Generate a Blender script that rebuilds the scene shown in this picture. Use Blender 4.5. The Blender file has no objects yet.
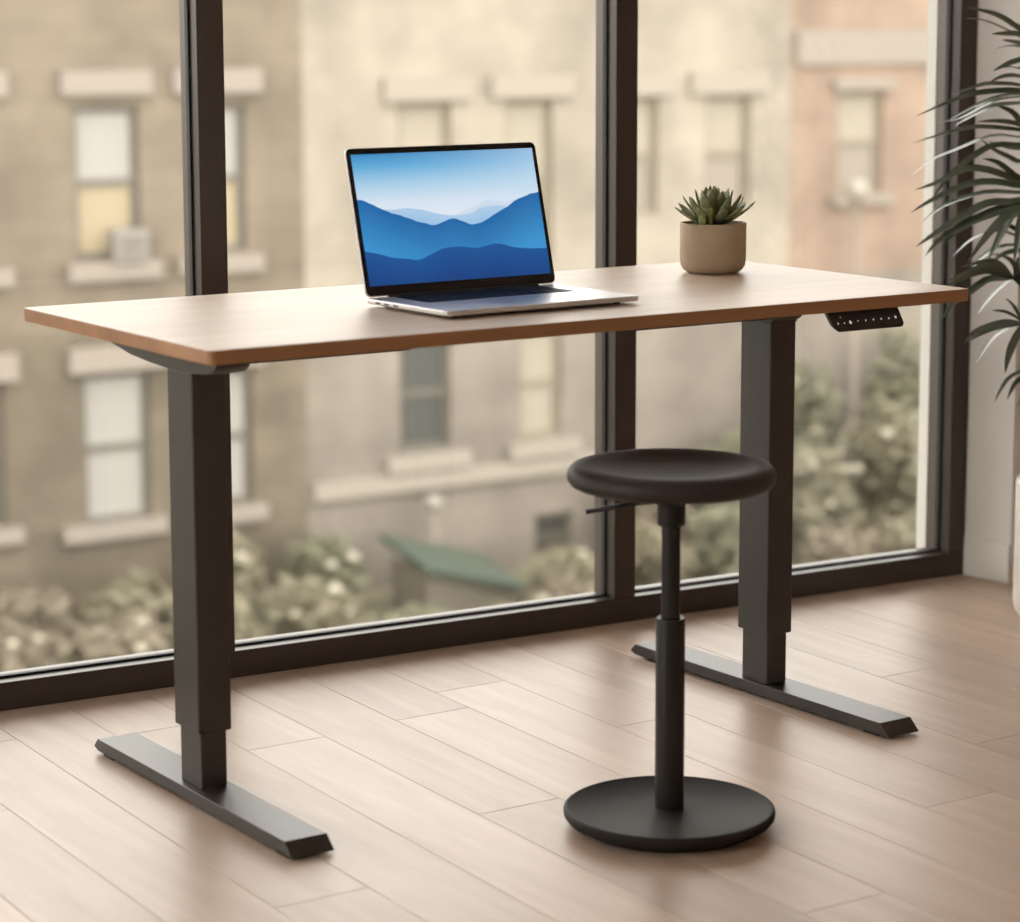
import bpy, bmesh, math, random
from math import sin, cos, pi, radians
from mathutils import Vector, Matrix

C = bpy.context.scene.collection
RND = random.Random(7)

# ------------------------------------------------------------------ materials
MATS = {}
def lin(c):
    return tuple((x/12.92 if x <= .04045 else ((x+.055)/1.055)**2.4) for x in [k/255 for k in c])

def mat(name, col, rough=.5, metal=0., spec=.5, var=None, var_scale=5., var_amt=.5, bump=0., bump_scale=80., stretch=None, coat=0.):
    if name in MATS: return MATS[name]
    m = bpy.data.materials.new(name); m.use_nodes = True
    nt = m.node_tree; b = nt.nodes['Principled BSDF']
    b.inputs['Base Color'].default_value = (*col, 1)
    b.inputs['Roughness'].default_value = rough
    b.inputs['Metallic'].default_value = metal
    b.inputs['Specular IOR Level'].default_value = spec
    b.inputs['Coat Weight'].default_value = coat
    tc = nt.nodes.new('ShaderNodeTexCoord')
    mp = nt.nodes.new('ShaderNodeMapping')
    nt.links.new(tc.outputs['Object'], mp.inputs['Vector'])
    if stretch: mp.inputs['Scale'].default_value = stretch
    if var:
        n = nt.nodes.new('ShaderNodeTexNoise'); n.inputs['Scale'].default_value = var_scale; n.inputs['Detail'].default_value = 5
        r = nt.nodes.new('ShaderNodeValToRGB')
        r.color_ramp.elements[0].position = .5-.5*var_amt; r.color_ramp.elements[1].position = .5+.5*var_amt
        r.color_ramp.elements[0].color = (*col, 1); r.color_ramp.elements[1].color = (*var, 1)
        nt.links.new(mp.outputs[0], n.inputs['Vector']); nt.links.new(n.outputs['Fac'], r.inputs[0])
        nt.links.new(r.outputs[0], b.inputs['Base Color'])
    if bump:
        n2 = nt.nodes.new('ShaderNodeTexNoise'); n2.inputs['Scale'].default_value = bump_scale; n2.inputs['Detail'].default_value = 3
        bp = nt.nodes.new('ShaderNodeBump'); bp.inputs['Strength'].default_value = bump; bp.inputs['Distance'].default_value = .002
        nt.links.new(mp.outputs[0], n2.inputs['Vector']); nt.links.new(n2.outputs['Fac'], bp.inputs['Height'])
        nt.links.new(bp.outputs[0], b.inputs['Normal'])
    MATS[name] = m
    return m

def floor_mat():
    m = bpy.data.materials.new('oak_planks'); m.use_nodes = True
    nt = m.node_tree; b = nt.nodes['Principled BSDF']; L = nt.links.new
    tc = nt.nodes.new('ShaderNodeTexCoord')
    at = nt.nodes.new('ShaderNodeAttribute'); at.attribute_name = 'tone'
    mp = nt.nodes.new('ShaderNodeMapping'); mp.inputs['Scale'].default_value = (9, .9, 1)
    L(tc.outputs['Object'], mp.inputs['Vector'])
    ad = nt.nodes.new('ShaderNodeVectorMath'); ad.operation = 'ADD'
    L(mp.outputs[0], ad.inputs[0])
    sc = nt.nodes.new('ShaderNodeVectorMath'); sc.operation = 'SCALE'; sc.inputs['Scale'].default_value = 37.
    L(at.outputs['Color'], sc.inputs[0]); L(sc.outputs[0], ad.inputs[1])
    n = nt.nodes.new('ShaderNodeTexNoise'); n.inputs['Scale'].default_value = 2.2; n.inputs['Detail'].default_value = 6; n.inputs['Distortion'].default_value = .6
    L(ad.outputs[0], n.inputs['Vector'])
    r = nt.nodes.new('ShaderNodeValToRGB')
    r.color_ramp.elements[0].position = .3; r.color_ramp.elements[1].position = .72
    r.color_ramp.elements[0].color = (.51, .375, .287, 1); r.color_ramp.elements[1].color = (.62, .485, .39, 1)
    L(n.outputs['Fac'], r.inputs[0])
    sp = nt.nodes.new('ShaderNodeSeparateColor'); L(at.outputs['Color'], sp.inputs[0])
    mr = nt.nodes.new('ShaderNodeMapRange'); mr.inputs['To Min'].default_value = .88; mr.inputs['To Max'].default_value = 1.1
    L(sp.outputs[0], mr.inputs['Value'])
    mx = nt.nodes.new('ShaderNodeMix'); mx.data_type = 'RGBA'; mx.blend_type = 'MULTIPLY'; mx.inputs['Factor'].default_value = 1
    L(r.outputs[0], mx.inputs['A']); L(mr.outputs[0], mx.inputs['B'])
    L(mx.outputs['Result'], b.inputs['Base Color'])
    # knots
    vo = nt.nodes.new('ShaderNodeTexNoise'); vo.inputs['Scale'].default_value = 14; vo.inputs['Detail'].default_value = 2
    L(ad.outputs[0], vo.inputs['Vector'])
    mr2 = nt.nodes.new('ShaderNodeMapRange'); mr2.inputs['To Min'].default_value = .34; mr2.inputs['To Max'].default_value = .48
    L(vo.outputs['Fac'], mr2.inputs['Value']); L(mr2.outputs[0], b.inputs['Roughness'])
    bp = nt.nodes.new('ShaderNodeBump'); bp.inputs['Strength'].default_value = .12; bp.inputs['Distance'].default_value = .0015
    L(n.outputs['Fac'], bp.inputs['Height']); L(bp.outputs[0], b.inputs['Normal'])
    b.inputs['Specular IOR Level'].default_value = .5
    return m

def wood_mat(name, dark, light, scale, rough):
    m = bpy.data.materials.new(name); m.use_nodes = True
    nt = m.node_tree; b = nt.nodes['Principled BSDF']; L = nt.links.new
    tc = nt.nodes.new('ShaderNodeTexCoord'); mp = nt.nodes.new('ShaderNodeMapping'); mp.inputs['Scale'].default_value = scale
    L(tc.outputs['Object'], mp.inputs['Vector'])
    n = nt.nodes.new('ShaderNodeTexNoise'); n.inputs['Scale'].default_value = 3; n.inputs['Detail'].default_value = 7; n.inputs['Distortion'].default_value = .5
    L(mp.outputs[0], n.inputs['Vector'])
    r = nt.nodes.new('ShaderNodeValToRGB'); r.color_ramp.elements[0].position = .3; r.color_ramp.elements[1].position = .7
    r.color_ramp.elements[0].color = (*dark, 1); r.color_ramp.elements[1].color = (*light, 1)
    L(n.outputs['Fac'], r.inputs[0]); L(r.outputs[0], b.inputs['Base Color'])
    b.inputs['Roughness'].default_value = rough
    return m

def glass_mat():
    m = bpy.data.materials.new('window_glass'); m.use_nodes = True
    nt = m.node_tree; L = nt.links.new
    nt.nodes.remove(nt.nodes['Principled BSDF']); out = nt.nodes['Material Output']
    t = nt.nodes.new('ShaderNodeBsdfTransparent'); t.inputs[0].default_value = (.975, .985, .975, 1)
    g = nt.nodes.new('ShaderNodeBsdfGlossy'); g.inputs['Roughness'].default_value = .01
    f = nt.nodes.new('ShaderNodeFresnel'); f.inputs['IOR'].default_value = 1.35
    mx = nt.nodes.new('ShaderNodeMixShader')
    L(f.outputs[0], mx.inputs[0]); L(t.outputs[0], mx.inputs[1]); L(g.outputs[0], mx.inputs[2]); L(mx.outputs[0], out.inputs['Surface'])
    return m

def screen_mat():
    """mountain layers in blue on the laptop's lit display: v up, u right"""
    m = bpy.data.materials.new('lit_display'); m.use_nodes = True
    nt = m.node_tree; L = nt.links.new; b = nt.nodes['Principled BSDF']
    uv = nt.nodes.new('ShaderNodeUVMap'); uv.uv_map = 'UVMap'
    sx = nt.nodes.new('ShaderNodeSeparateXYZ'); L(uv.outputs[0], sx.inputs[0])
    u, v = sx.outputs[0], sx.outputs[1]
    nz = nt.nodes.new('ShaderNodeTexNoise'); nz.inputs['Scale'].default_value = 14; nz.inputs['Detail'].default_value = 6
    L(uv.outputs[0], nz.inputs['Vector'])
    def ramp(stops, fac):
        r = nt.nodes.new('ShaderNodeValToRGB'); cr = r.color_ramp
        while len(cr.elements) < len(stops): cr.elements.new(.5)
        for e, (p, c) in zip(cr.elements, stops): e.position = p; e.color = (*lin(c), 1)
        L(fac, r.inputs[0]); return r.outputs[0]
    def math_(op, a, bb):
        n = nt.nodes.new('ShaderNodeMath'); n.operation = op
        for i, x in enumerate((a, bb)):
            if isinstance(x, (int, float)): n.inputs[i].default_value = x
            else: L(x, n.inputs[i])
        return n.outputs[0]
    sky = ramp([(.5, (226, 231, 242)), (.62, (214, 226, 240)), (.76, (168, 206, 230)), (.9, (96, 170, 216)), (1., (58, 140, 196))], v)
    # paler to the upper right
    pale = nt.nodes.new('ShaderNodeMix'); pale.data_type = 'RGBA'
    L(math_('MULTIPLY', math_('MULTIPLY', u, u), .5), pale.inputs['Factor']); L(sky, pale.inputs['A']); pale.inputs['B'].default_value = (*lin((205, 226, 242)), 1)
    col = pale.outputs['Result']
    layers = [
        ([(0, .5), (.42, .49), (.5, .50), (.58, .54), (.64, .57), (.70, .605), (.74, .60), (.80, .58), (.86, .60), (1, .58)], (205, 219, 235), (176, 206, 230), .008),
        ([(0, .56), (.10, .575), (.18, .57), (.26, .575), (.34, .555), (.42, .52), (.52, .50), (.60, .51), (.66, .545), (.74, .56), (.8, .55), (1, .5)], (172, 203, 231), (120, 178, 222), .008),
        ([(0, .655), (.03, .65), (.07, .62), (.13, .575), (.17, .545), (.22, .52), (.28, .485), (.34, .455), (.39, .435), (.44, .455), (.49, .475), (.54, .455), (.6, .425), (.64, .43), (.69, .46), (.75, .505), (.8, .54), (.86, .59), (.92, .625), (1, .65)], (22, 100, 166), (56, 146, 206), .012),
        ([(0, .265), (.06, .245), (.13, .21), (.2, .195), (.28, .18), (.34, .205), (.40, .245), (.47, .26), (.54, .255), (.6, .235), (.66, .25), (.73, .262), (.79, .235), (.86, .215), (1, .2)], (16, 82, 150), (12, 64, 128), .01),
    ]
    for pts, top, low, jag in layers:
        fc = nt.nodes.new('ShaderNodeFloatCurve'); cv = fc.mapping.curves[0]
        while len(cv.points) < len(pts): cv.points.new(.5, .5)
        for p, (x, y) in zip(cv.points, pts): p.location = (x, y)
        fc.mapping.update()
        L(u, fc.inputs['Value'])
        h = math_('ADD', fc.outputs[0], math_('MULTIPLY', math_('SUBTRACT', nz.outputs['Fac'], .5), jag*2))
        dlt = math_('SUBTRACT', h, v)
        mr = nt.nodes.new('ShaderNodeMapRange'); mr.inputs['From Min'].default_value = -.002; mr.inputs['From Max'].default_value = .003
        L(dlt, mr.inputs['Value'])
        shade = ramp([(0, top), (1, low)], math_('MULTIPLY', dlt, 4. if jag != .012 else 2.6))
        mx = nt.nodes.new('ShaderNodeMix'); mx.data_type = 'RGBA'
        L(mr.outputs[0], mx.inputs['Factor']); L(col, mx.inputs['A']); L(shade, mx.inputs['B'])
        col = mx.outputs['Result']
    b.inputs['Base Color'].default_value = (.01, .01, .012, 1); b.inputs['Roughness'].default_value = .12
    L(col, b.inputs['Emission Color']); b.inputs['Emission Strength'].default_value = SCREEN
    return m

def facade_mat(name, c1, c2, mortar, bw=.6, bh=.22):
    m = bpy.data.materials.new(name); m.use_nodes = True
    nt = m.node_tree; L = nt.links.new; b = nt.nodes['Principled BSDF']
    tc = nt.nodes.new('ShaderNodeTexCoord'); sx = nt.nodes.new('ShaderNodeSeparateXYZ'); cx = nt.nodes.new('ShaderNodeCombineXYZ')
    L(tc.outputs['Object'], sx.inputs[0]); L(sx.outputs[0], cx.inputs[0]); L(sx.outputs[2], cx.inputs[1])
    br = nt.nodes.new('ShaderNodeTexBrick'); br.inputs['Scale'].default_value = 1
    br.inputs['Brick Width'].default_value = bw; br.inputs['Row Height'].default_value = bh; br.inputs['Mortar Size'].default_value = .015
    br.inputs['Color1'].default_value = (*c1, 1); br.inputs['Color2'].default_value = (*c2, 1); br.inputs['Mortar'].default_value = (*mortar, 1)
    L(cx.outputs[0], br.inputs['Vector'])
    n = nt.nodes.new('ShaderNodeTexNoise'); n.inputs['Scale'].default_value = 1.1; n.inputs['Detail'].default_value = 4
    L(tc.outputs['Object'], n.inputs['Vector'])
    mr = nt.nodes.new('ShaderNodeMapRange'); mr.inputs['From Min'].default_value = .3; mr.inputs['From Max'].default_value = .7; mr.inputs['To Min'].default_value = .72; mr.inputs['To Max'].default_value = 1.2
    L(n.outputs['Fac'], mr.inputs['Value'])
    mx = nt.nodes.new('ShaderNodeMix'); mx.data_type = 'RGBA'; mx.blend_type = 'MULTIPLY'; mx.inputs['Factor'].default_value = 1
    L(br.outputs['Color'], mx.inputs['A']); L(mr.outputs[0], mx.inputs['B']); L(mx.outputs['Result'], b.inputs['Base Color'])
    b.inputs['Roughness'].default_value = .9
    return m

# ------------------------------------------------------------------ light settings
SKY = 5.3
SCREEN = 1.0
EXPOSURE = 0.0

# ------------------------------------------------------------------ mesh helpers
def obj(name, bm, m, parent=None, smooth=False, bevel=0., seg=2, angle=40):
    me = bpy.data.meshes.new(name)
    bmesh.ops.recalc_face_normals(bm, faces=bm.faces)
    bm.to_mesh(me); bm.free()
    o = bpy.data.objects.new(name, me); C.objects.link(o)
    for k in (m if isinstance(m, (list, tuple)) else [m]): me.materials.append(k)
    if parent: o.parent = parent
    if smooth:
        for p in me.polygons: p.use_smooth = True
    if bevel:
        b = o.modifiers.new('bevel', 'BEVEL'); b.width = bevel; b.segments = seg; b.limit_method = 'ANGLE'; b.angle_limit = radians(angle)
        for p in me.polygons: p.use_smooth = True
        w = o.modifiers.new('wn', 'WEIGHTED_NORMAL'); w.keep_sharp = False
    return o

def empty(name, loc=(0, 0, 0), rz=0.):
    o = bpy.data.objects.new(name, None); C.objects.link(o); o.location = loc; o.rotation_euler = (0, 0, rz); o.empty_display_size = .05
    return o

def tag(o, label=None, cat=None, group=None, kind=None):
    if label: o['label'] = label
    if cat: o['category'] = cat
    if group: o['group'] = group
    if kind: o['kind'] = kind
    return o

def box(bm, x0, x1, y0, y1, z0, z1):
    vs = [bm.verts.new((x, y, z)) for z in (z0, z1) for x, y in ((x0, y0), (x1, y0), (x1, y1), (x0, y1))]
    for f in ((0, 1, 2, 3), (4, 5, 6, 7), (0, 1, 5, 4), (1, 2, 6, 5), (2, 3, 7, 6), (3, 0, 4, 7)): bm.faces.new([vs[i] for i in f])
    return vs

def bx(*a):
    bm = bmesh.new(); box(bm, *a); return bm

def prism(bm, pts, axis, a0, a1):
    """polygon pts extruded along axis ('x': pts are (y,z); 'y': (x,z); 'z': (x,y))"""
    def P(p, a):
        return {'x': (a, p[0], p[1]), 'y': (p[0], a, p[1]), 'z': (p[0], p[1], a)}[axis]
    A = [bm.verts.new(P(p, a0)) for p in pts]; B = [bm.verts.new(P(p, a1)) for p in pts]
    n = len(pts)
    bm.faces.new(A); bm.faces.new(B)
    for i in range(n): bm.faces.new((A[i], A[(i+1) % n], B[(i+1) % n], B[i]))

def rrect(x0, x1, y0, y1, r, n=8):
    out = []
    for cx, cy, a in ((x1-r, y1-r, 0), (x0+r, y1-r, 90), (x0+r, y0+r, 180), (x1-r, y0+r, 270)):
        for i in range(n+1):
            t = radians(a+90*i/n); out.append((cx+r*cos(t), cy+r*sin(t)))
    return out

def lathe(bm, prof, n=64, cx=0, cy=0):
    rings = []
    for r, z in prof:
        if r < 1e-6: rings.append([bm.verts.new((cx, cy, z))])
        else: rings.append([bm.verts.new((cx+r*cos(2*pi*i/n), cy+r*sin(2*pi*i/n), z)) for i in range(n)])
    for a, b in zip(rings, rings[1:]):
        for i in range(n):
            j = (i+1) % n
            if len(a) == 1: bm.faces.new((a[0], b[i], b[j]))
            elif len(b) == 1: bm.faces.new((a[i], a[j], b[0]))
            else: bm.faces.new((a[i], a[j], b[j], b[i]))

def tube(bm, pts, r, n=10, r1=None):
    pts = [Vector(p) for p in pts]; rings = []
    for i, p in enumerate(pts):
        d = (pts[min(i+1, len(pts)-1)]-pts[max(i-1, 0)]).normalized()
        s = d.cross(Vector((0, 0, 1)))
        if s.length < 1e-3: s = Vector((1, 0, 0))
        s.normalize(); t = s.cross(d)
        rr = r if r1 is None else r+(r1-r)*i/(len(pts)-1)
        rings.append([bm.verts.new(p+rr*(s*cos(2*pi*k/n)+t*sin(2*pi*k/n))) for k in range(n)])
    for a, b in zip(rings, rings[1:]):
        for k in range(n): bm.faces.new((a[k], a[(k+1) % n], b[(k+1) % n], b[k]))
    bm.faces.new(rings[0]); bm.faces.new(rings[-1])

# ------------------------------------------------------------------ camera
cam_d = bpy.data.cameras.new('camera'); cam = bpy.data.objects.new('camera', cam_d); C.objects.link(cam)
FPX = 2547.38
rt = Vector((.832213109, -.554451093, -.002307712)); up = Vector((.085798829, .124667043, .988482013)); fw = Vector((.547777237, .822825688, -.151320802))
M = Matrix((( rt.x, up.x, -fw.x, -1.552244), (rt.y, up.y, -fw.y, -3.062409), (rt.z, up.z, -fw.z, 1.180005), (0, 0, 0, 1)))
cam.matrix_world = M
cam_d.sensor_width = 36; cam_d.sensor_fit = 'HORIZONTAL'; cam_d.lens = 36*FPX/1020
cam_d.shift_y = -52.8243/1020
cam_d.clip_end = 300; cam_d.clip_start = .05
cam_d.dof.use_dof = True; cam_d.dof.focus_distance = 4.25; cam_d.dof.aperture_fstop = 3.3
bpy.context.scene.camera = cam
sc = bpy.context.scene
sc.view_settings.view_transform = 'Standard'; sc.view_settings.look = 'None'; sc.view_settings.gamma = 1; sc.view_settings.use_curve_mapping = False
sc.view_settings.exposure = EXPOSURE
sc.cycles.use_denoising = True; sc.cycles.max_bounces = 10; sc.cycles.diffuse_bounces = 5; sc.cycles.transparent_max_bounces = 24
sc.cycles.sample_clamp_indirect = 6

# ------------------------------------------------------------------ sky and sun
w = bpy.data.worlds.new('sky'); sc.world = w; w.use_nodes = True
bg = w.node_tree.nodes['Background']
bg.inputs[0].default_value = (1.0, .95, .895, 1); bg.inputs[1].default_value = SKY

# ------------------------------------------------------------------ colours
dark_metal = mat('dark_powder_coat', (.040, .034, .030), .42, .0, .5, bump=.05, bump_scale=600)
bronze = mat('bronze_frame', (.060, .047, .040), .38, .35, .5)
black_rubber = mat('black_rubber', (.008, .008, .008), .6)
white_paint = mat('white_paint', (.84, .81, .79), .75)
reveal_stone = mat('pale_reveal', (.42, .40, .375), .8)
ceiling_paint = mat('ceiling_paint', (.75, .72, .68), .9)
tan_paint = mat('tan_paint', (.55, .42, .33), .8)
glass = glass_mat()

# ------------------------------------------------------------------ room shell
WROT = -.0598
ES = Vector((cos(WROT), sin(WROT), 0)); ET = Vector((-sin(WROT), cos(WROT), 0)); O = Vector((0, .9797, 0))
H_ROOM = 2.75
S_LEFT, S_RIGHT = -3.85, 2.222

# floor of real planks, joints as in the room
bm = bmesh.new()
tone = bm.loops.layers.color.new('tone')
PW = .1472; ang = radians(-2.0)
ca, sa = cos(ang), sin(ang)
joints = {-2: [-.85, .45], -1: [-.95, .8], 0: [-.157], 1: [-.9, .72], 2: [-.8, .525], 3: [.03], 4: [-.57], 5: [-.95, .66], 6: [.30], 7: [-.32], 8: [-.75, .55]}
rr = random.Random(3)
Y0, Y1 = -4.6, 1.26
for k in range(-28, 22):
    p0 = .0055 + k*PW; p1 = p0+PW
    js = joints.get(k)
    cuts = list(js) if js else [rr.uniform(-.6, .6)]
    while cuts[0] > Y0: cuts.insert(0, cuts[0]-rr.uniform(1.1, 1.7))
    while cuts[-1] < Y1: cuts.append(cuts[-1]+rr.uniform(1.1, 1.7))
    yend = .9797-.0599*(p0+PW/2)+.045
    cuts = [c_ for c_ in cuts[:-1] if c_ < yend-.05]+[yend]; cuts[0] = Y0
    for y0, y1 in zip(cuts, cuts[1:]):
        g = .0004
        c = (rr.random(), rr.random(), rr.random(), 1)
        sk = .036
        def V(p, y, z): return bm.verts.new((p+sk*y, y, z))
        a0, a1, b0, b1 = p0+g, p1-g, y0+g, y1-g
        e = .0006
        top = [V(a0+e, b0+e, 0), V(a1-e, b0+e, 0), V(a1-e, b1-e, 0), V(a0+e, b1-e, 0)]
        low = [V(a0, b0, -.0010), V(a1, b0, -.0010), V(a1, b1, -.0010), V(a0, b1, -.0010)]
        btm = [V(a0, b0, -.012), V(a1, b0, -.012), V(a1, b1, -.012), V(a0, b1, -.012)]
        fs = [bm.faces.new(top)]
        for A, B in ((low, top), (btm, low)):
            for i in range(4): fs.append(bm.faces.new((A[i], A[(i+1) % 4], B[(i+1) % 4], B[i])))
        for f in fs:
            for l in f.loops: l[tone] = c
floor = tag(obj('floor', bm, floor_mat()), 'pale oak plank floor', 'floor', kind='structure')
sub = bmesh.new(); prism(sub, [(-4.2, Y0), (3.3, Y0), (3.3, .83), (-4.2, 1.28)], 'z', -.3, -.012)
tag(obj('floor_slab', sub, mat('slab_concrete', (.10, .07, .05), .9)), 'dark subfloor under the oak planks', 'floor', kind='structure')

# window wall
def structure(name, bm, m, label, cat, bevel=0.):
    o = obj(name, bm, m, bevel=bevel); o.location = O; o.rotation_euler = (0, 0, WROT)
    return tag(o, label, cat, kind='structure')
RAIL = .050; HEAD = 2.66
mull = [(-3.85, -3.80), (-2.977, -2.926), (-2.115, -2.064), (-1.2535, -1.2025), (-.392, -.341), (.470, .521), (1.3335, 1.3825), (2.178, 2.222)]
structure('trim_1', bx(S_LEFT, S_RIGHT, 0, .075, 0, RAIL), bronze, 'bronze bottom rail of the window wall along the floor', 'window rail', .0015)
structure('trim_2', bx(S_LEFT, S_RIGHT, 0, .075, HEAD, H_ROOM), bronze, 'bronze head rail of the window wall under the ceiling', 'window rail', .0015)
mlab = {5: 'bronze mullion behind the left end of the desk', 6: 'bronze mullion rising behind the stool and the laptop', 7: 'bronze jamb at the white wall behind the palm'}
for i, (s0, s1) in enumerate(mull):
    structure('trim_%d' % (i+3), bx(s0, s1, .0, .075, RAIL, HEAD), bronze, mlab.get(i, 'bronze mullion of the window wall beyond the left edge'), 'window mullion', .0012)
plab = {4: 'glass pane left of the desk, old stone house behind it', 5: 'middle glass pane behind the laptop', 6: 'glass pane behind the succulent and the palm'}
for i in range(len(mull)-1):
    s0, s1 = mull[i][1], mull[i+1][0]
    n = i+1
    f = bmesh.new()    # glazing stop round the pane
    g0, g1 = .030, .043
    wd = .004
    for a in ((s0, s0+wd, g0, g1, RAIL, HEAD), (s1-wd, s1, g0, g1, RAIL, HEAD), (s0+wd, s1-wd, g0, g1, RAIL, RAIL+wd), (s0+wd, s1-wd, g0, g1, HEAD-wd, HEAD)): box(f, *a)
    wn = structure('window_%d' % n, f, black_rubber, plab.get(i, 'glass pane of the window wall beyond the left edge'), 'window')
    obj('pane', bx(s0+.0015, s1-.0015, .034, .040, RAIL+.0015, HEAD-.0015), glass, wn)
# exterior reveal and sill beyond the frame
structure('trim_11', bx(2.1765, 2.30, .075, .106, -.05, H_ROOM), reveal_stone, 'pale outer reveal beside the last pane', 'reveal')

# right wall: a short pier by the window, then a recess behind the palm
wx0, wy0, wx1, wy1 = 2.2205, .8475, 2.2335, .7255
nd = Vector((wx1-wx0, wy1-wy0, 0)).normalized(); nr = Vector((-nd.y, nd.x, 0))   # nr points right
bm = bmesh.new()
P0, P1 = Vector((wx0, wy0+.0, 0)), Vector((wx1, wy1, 0))
Pb = P0 - nd*.062
prism(bm, [(P1.x, P1.y), (Pb.x, Pb.y), (Pb.x+.6, Pb.y), (P1.x+.6, P1.y)], 'z', 0, H_ROOM)
tag(obj('wall_right', bm, white_paint), 'white wall pier at the window corner behind the palm', 'wall', kind='structure')
bm = bmesh.new()
q = nr*-.006
prism(bm, [(P1.x+q.x, P1.y+q.y), (P0.x+q.x, P0.y+q.y), (P0.x, P0.y), (P1.x, P1.y)], 'z', 0, .083)
tag(obj('baseboard_right', bm, white_paint, bevel=.0015), 'white baseboard of the pier beside the window', 'baseboard', kind='structure')
tag(obj('wall_recess', bx(2.80, 2.95, Y0, .75, 0, H_ROOM), tan_paint), 'tan side wall behind the plant', 'wall', kind='structure')
YL = -1.0  # left wall stops here to size the added light opening
bm = bmesh.new(); box(bm, -4.2, -4.05, Y0, YL, 0, H_ROOM)
tag(obj('wall_left', bm, white_paint), 'white side wall on the left', 'wall', kind='structure')
bm = bmesh.new()
for e in ((YL, YL+.05, 0, H_ROOM), (1.17, 1.23, 0, H_ROOM), (YL+.05, 1.17, 0, .05), (YL+.05, 1.17, HEAD, H_ROOM)): box(bm, -4.14, -4.07, *e)
sw = tag(obj('window_9', bm, bronze), 'unseen side window added on the left to let in light', 'window', kind='structure')  # unseen opening, added to brighten left-facing surfaces
obj('pane', bx(-4.108, -4.102, YL+.049, 1.171, .049, HEAD+.001), glass, sw)
tag(obj('ceiling', bx(-4.2, 3.3, Y0, 1.24, H_ROOM, H_ROOM+.25), ceiling_paint), 'white ceiling', 'ceiling', kind='structure')
tag(obj('wall_back', bx(-4.2, 3.3, Y0-.15, Y0, 0, H_ROOM), white_paint), 'white wall at the back of the room', 'wall', kind='structure')

# ------------------------------------------------------------------ desk
DW, DD, DH, DT = 1.4, .637, .7371, .0205
desk = tag(empty('standing_desk', (0, 0, 0)), 'electric standing desk with a pale oak top on two black steel legs', 'desk')
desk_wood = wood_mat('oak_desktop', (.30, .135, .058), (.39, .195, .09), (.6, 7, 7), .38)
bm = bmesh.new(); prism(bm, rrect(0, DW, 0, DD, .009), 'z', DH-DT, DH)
oak_top_sheen = wood_mat('oak_top_sheen', (.56, .43, .335), (.64, .515, .415), (.6, 7, 7), .46)  # same oak lightened: sky reflection put into the colour of the top
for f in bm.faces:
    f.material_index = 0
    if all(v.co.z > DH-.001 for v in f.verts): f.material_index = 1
obj('tabletop', bm, [desk_wood, oak_top_sheen], desk, bevel=.0012)['label'] = 'pale oak tabletop with sky sheen put into its top colour, brown edges and rounded corners'
lx, lw, ly, ld, rx = .1175, .0558, .2931, .0823, 1.2187
ZB = DH-DT
for side, x in (('l', lx), ('r', rx)):
    # telescoping column
    up_ = obj('leg', bx(x, x+lw, ly, ly+ld, .1135, .664), dark_metal, desk, bevel=.003)
    obj('inner_tube', bx(x+.006, x+lw-.006, ly+.006, ly+ld-.006, .0235, .40), dark_metal, up_, bevel=.003)
    # tapered support arm under the top
    bm = bmesh.new()
    yc = ly+ld/2; fr_ = .125 if side == 'l' else .062
    pts = [(yc+u_, z_) for u_, z_ in [(.335, ZB), (.305, .692), (.168, .6695), (.10, .6645), (.045, .6620)]] + [(yc-.045, .6630), (yc-fr_*.7, .6665), (yc-fr_*.87, .671), (yc-fr_*.97, .680), (yc-fr_, ZB)]
    prism(bm, pts, 'x', x-.0002, x+lw+.0002)
    obj('side_bracket', bm, dark_metal, desk, bevel=.0015)
    # foot
    fx = .1105 if side == 'l' else 1.2165
    ft = bmesh.new()
    y0, y1 = (.016, .635) if side == 'l' else (.004, .655)
    prism(ft, [(y0, .0245), (y0-.022, .0045), (y1+.012, .0045), (y1+.026, .010), (y1+.012, .0245)], 'x', 0, .0695)
    foot = obj('foot', ft, dark_metal, desk, bevel=.0012)
    foot.location = (fx, 0, 0)
    if side == 'r':
        foot.location = (1.2235, 0, 0); foot.rotation_euler = (0, 0, radians(1.25)); 
    for yy in (.012, .595):
        gb = bmesh.new(); box(gb, .003, .042, yy, yy+.035, 0, .0045)
        obj('glide', gb, black_rubber, foot)
    # clamp plate where the crossbeam meets the leg
    if side == 'r': continue
    cb = bmesh.new()
    xx0, xx1 = (x+lw, x+lw+.03) if side == 'l' else (x-.03, x)
    prism(cb, rrect(xx0, xx1, ly+.004, ly+ld-.004, .008), 'z', .6605, .6685)
    obj('clamp_plate', cb, dark_metal, desk, bevel=.001)
cb = obj('crossbeam', bx(lx+lw, .503, ly+.010, ly+.034, .6685, ZB), dark_metal, desk, bevel=.001)
obj('crossbeam', bx(.935, rx, ly+.010, ly+.034, .6685, ZB), dark_metal, desk, bevel=.001)
obj('inner_rail', bx(.49, .945, ly+.012, ly+.032, .6735, ZB-.002), dark_metal, cb)
obj('crossbeam', bx(lx+lw, rx, ly+ld-.030, ly+ld-.008, .6735, ZB), dark_metal, desk, bevel=.001)
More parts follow.
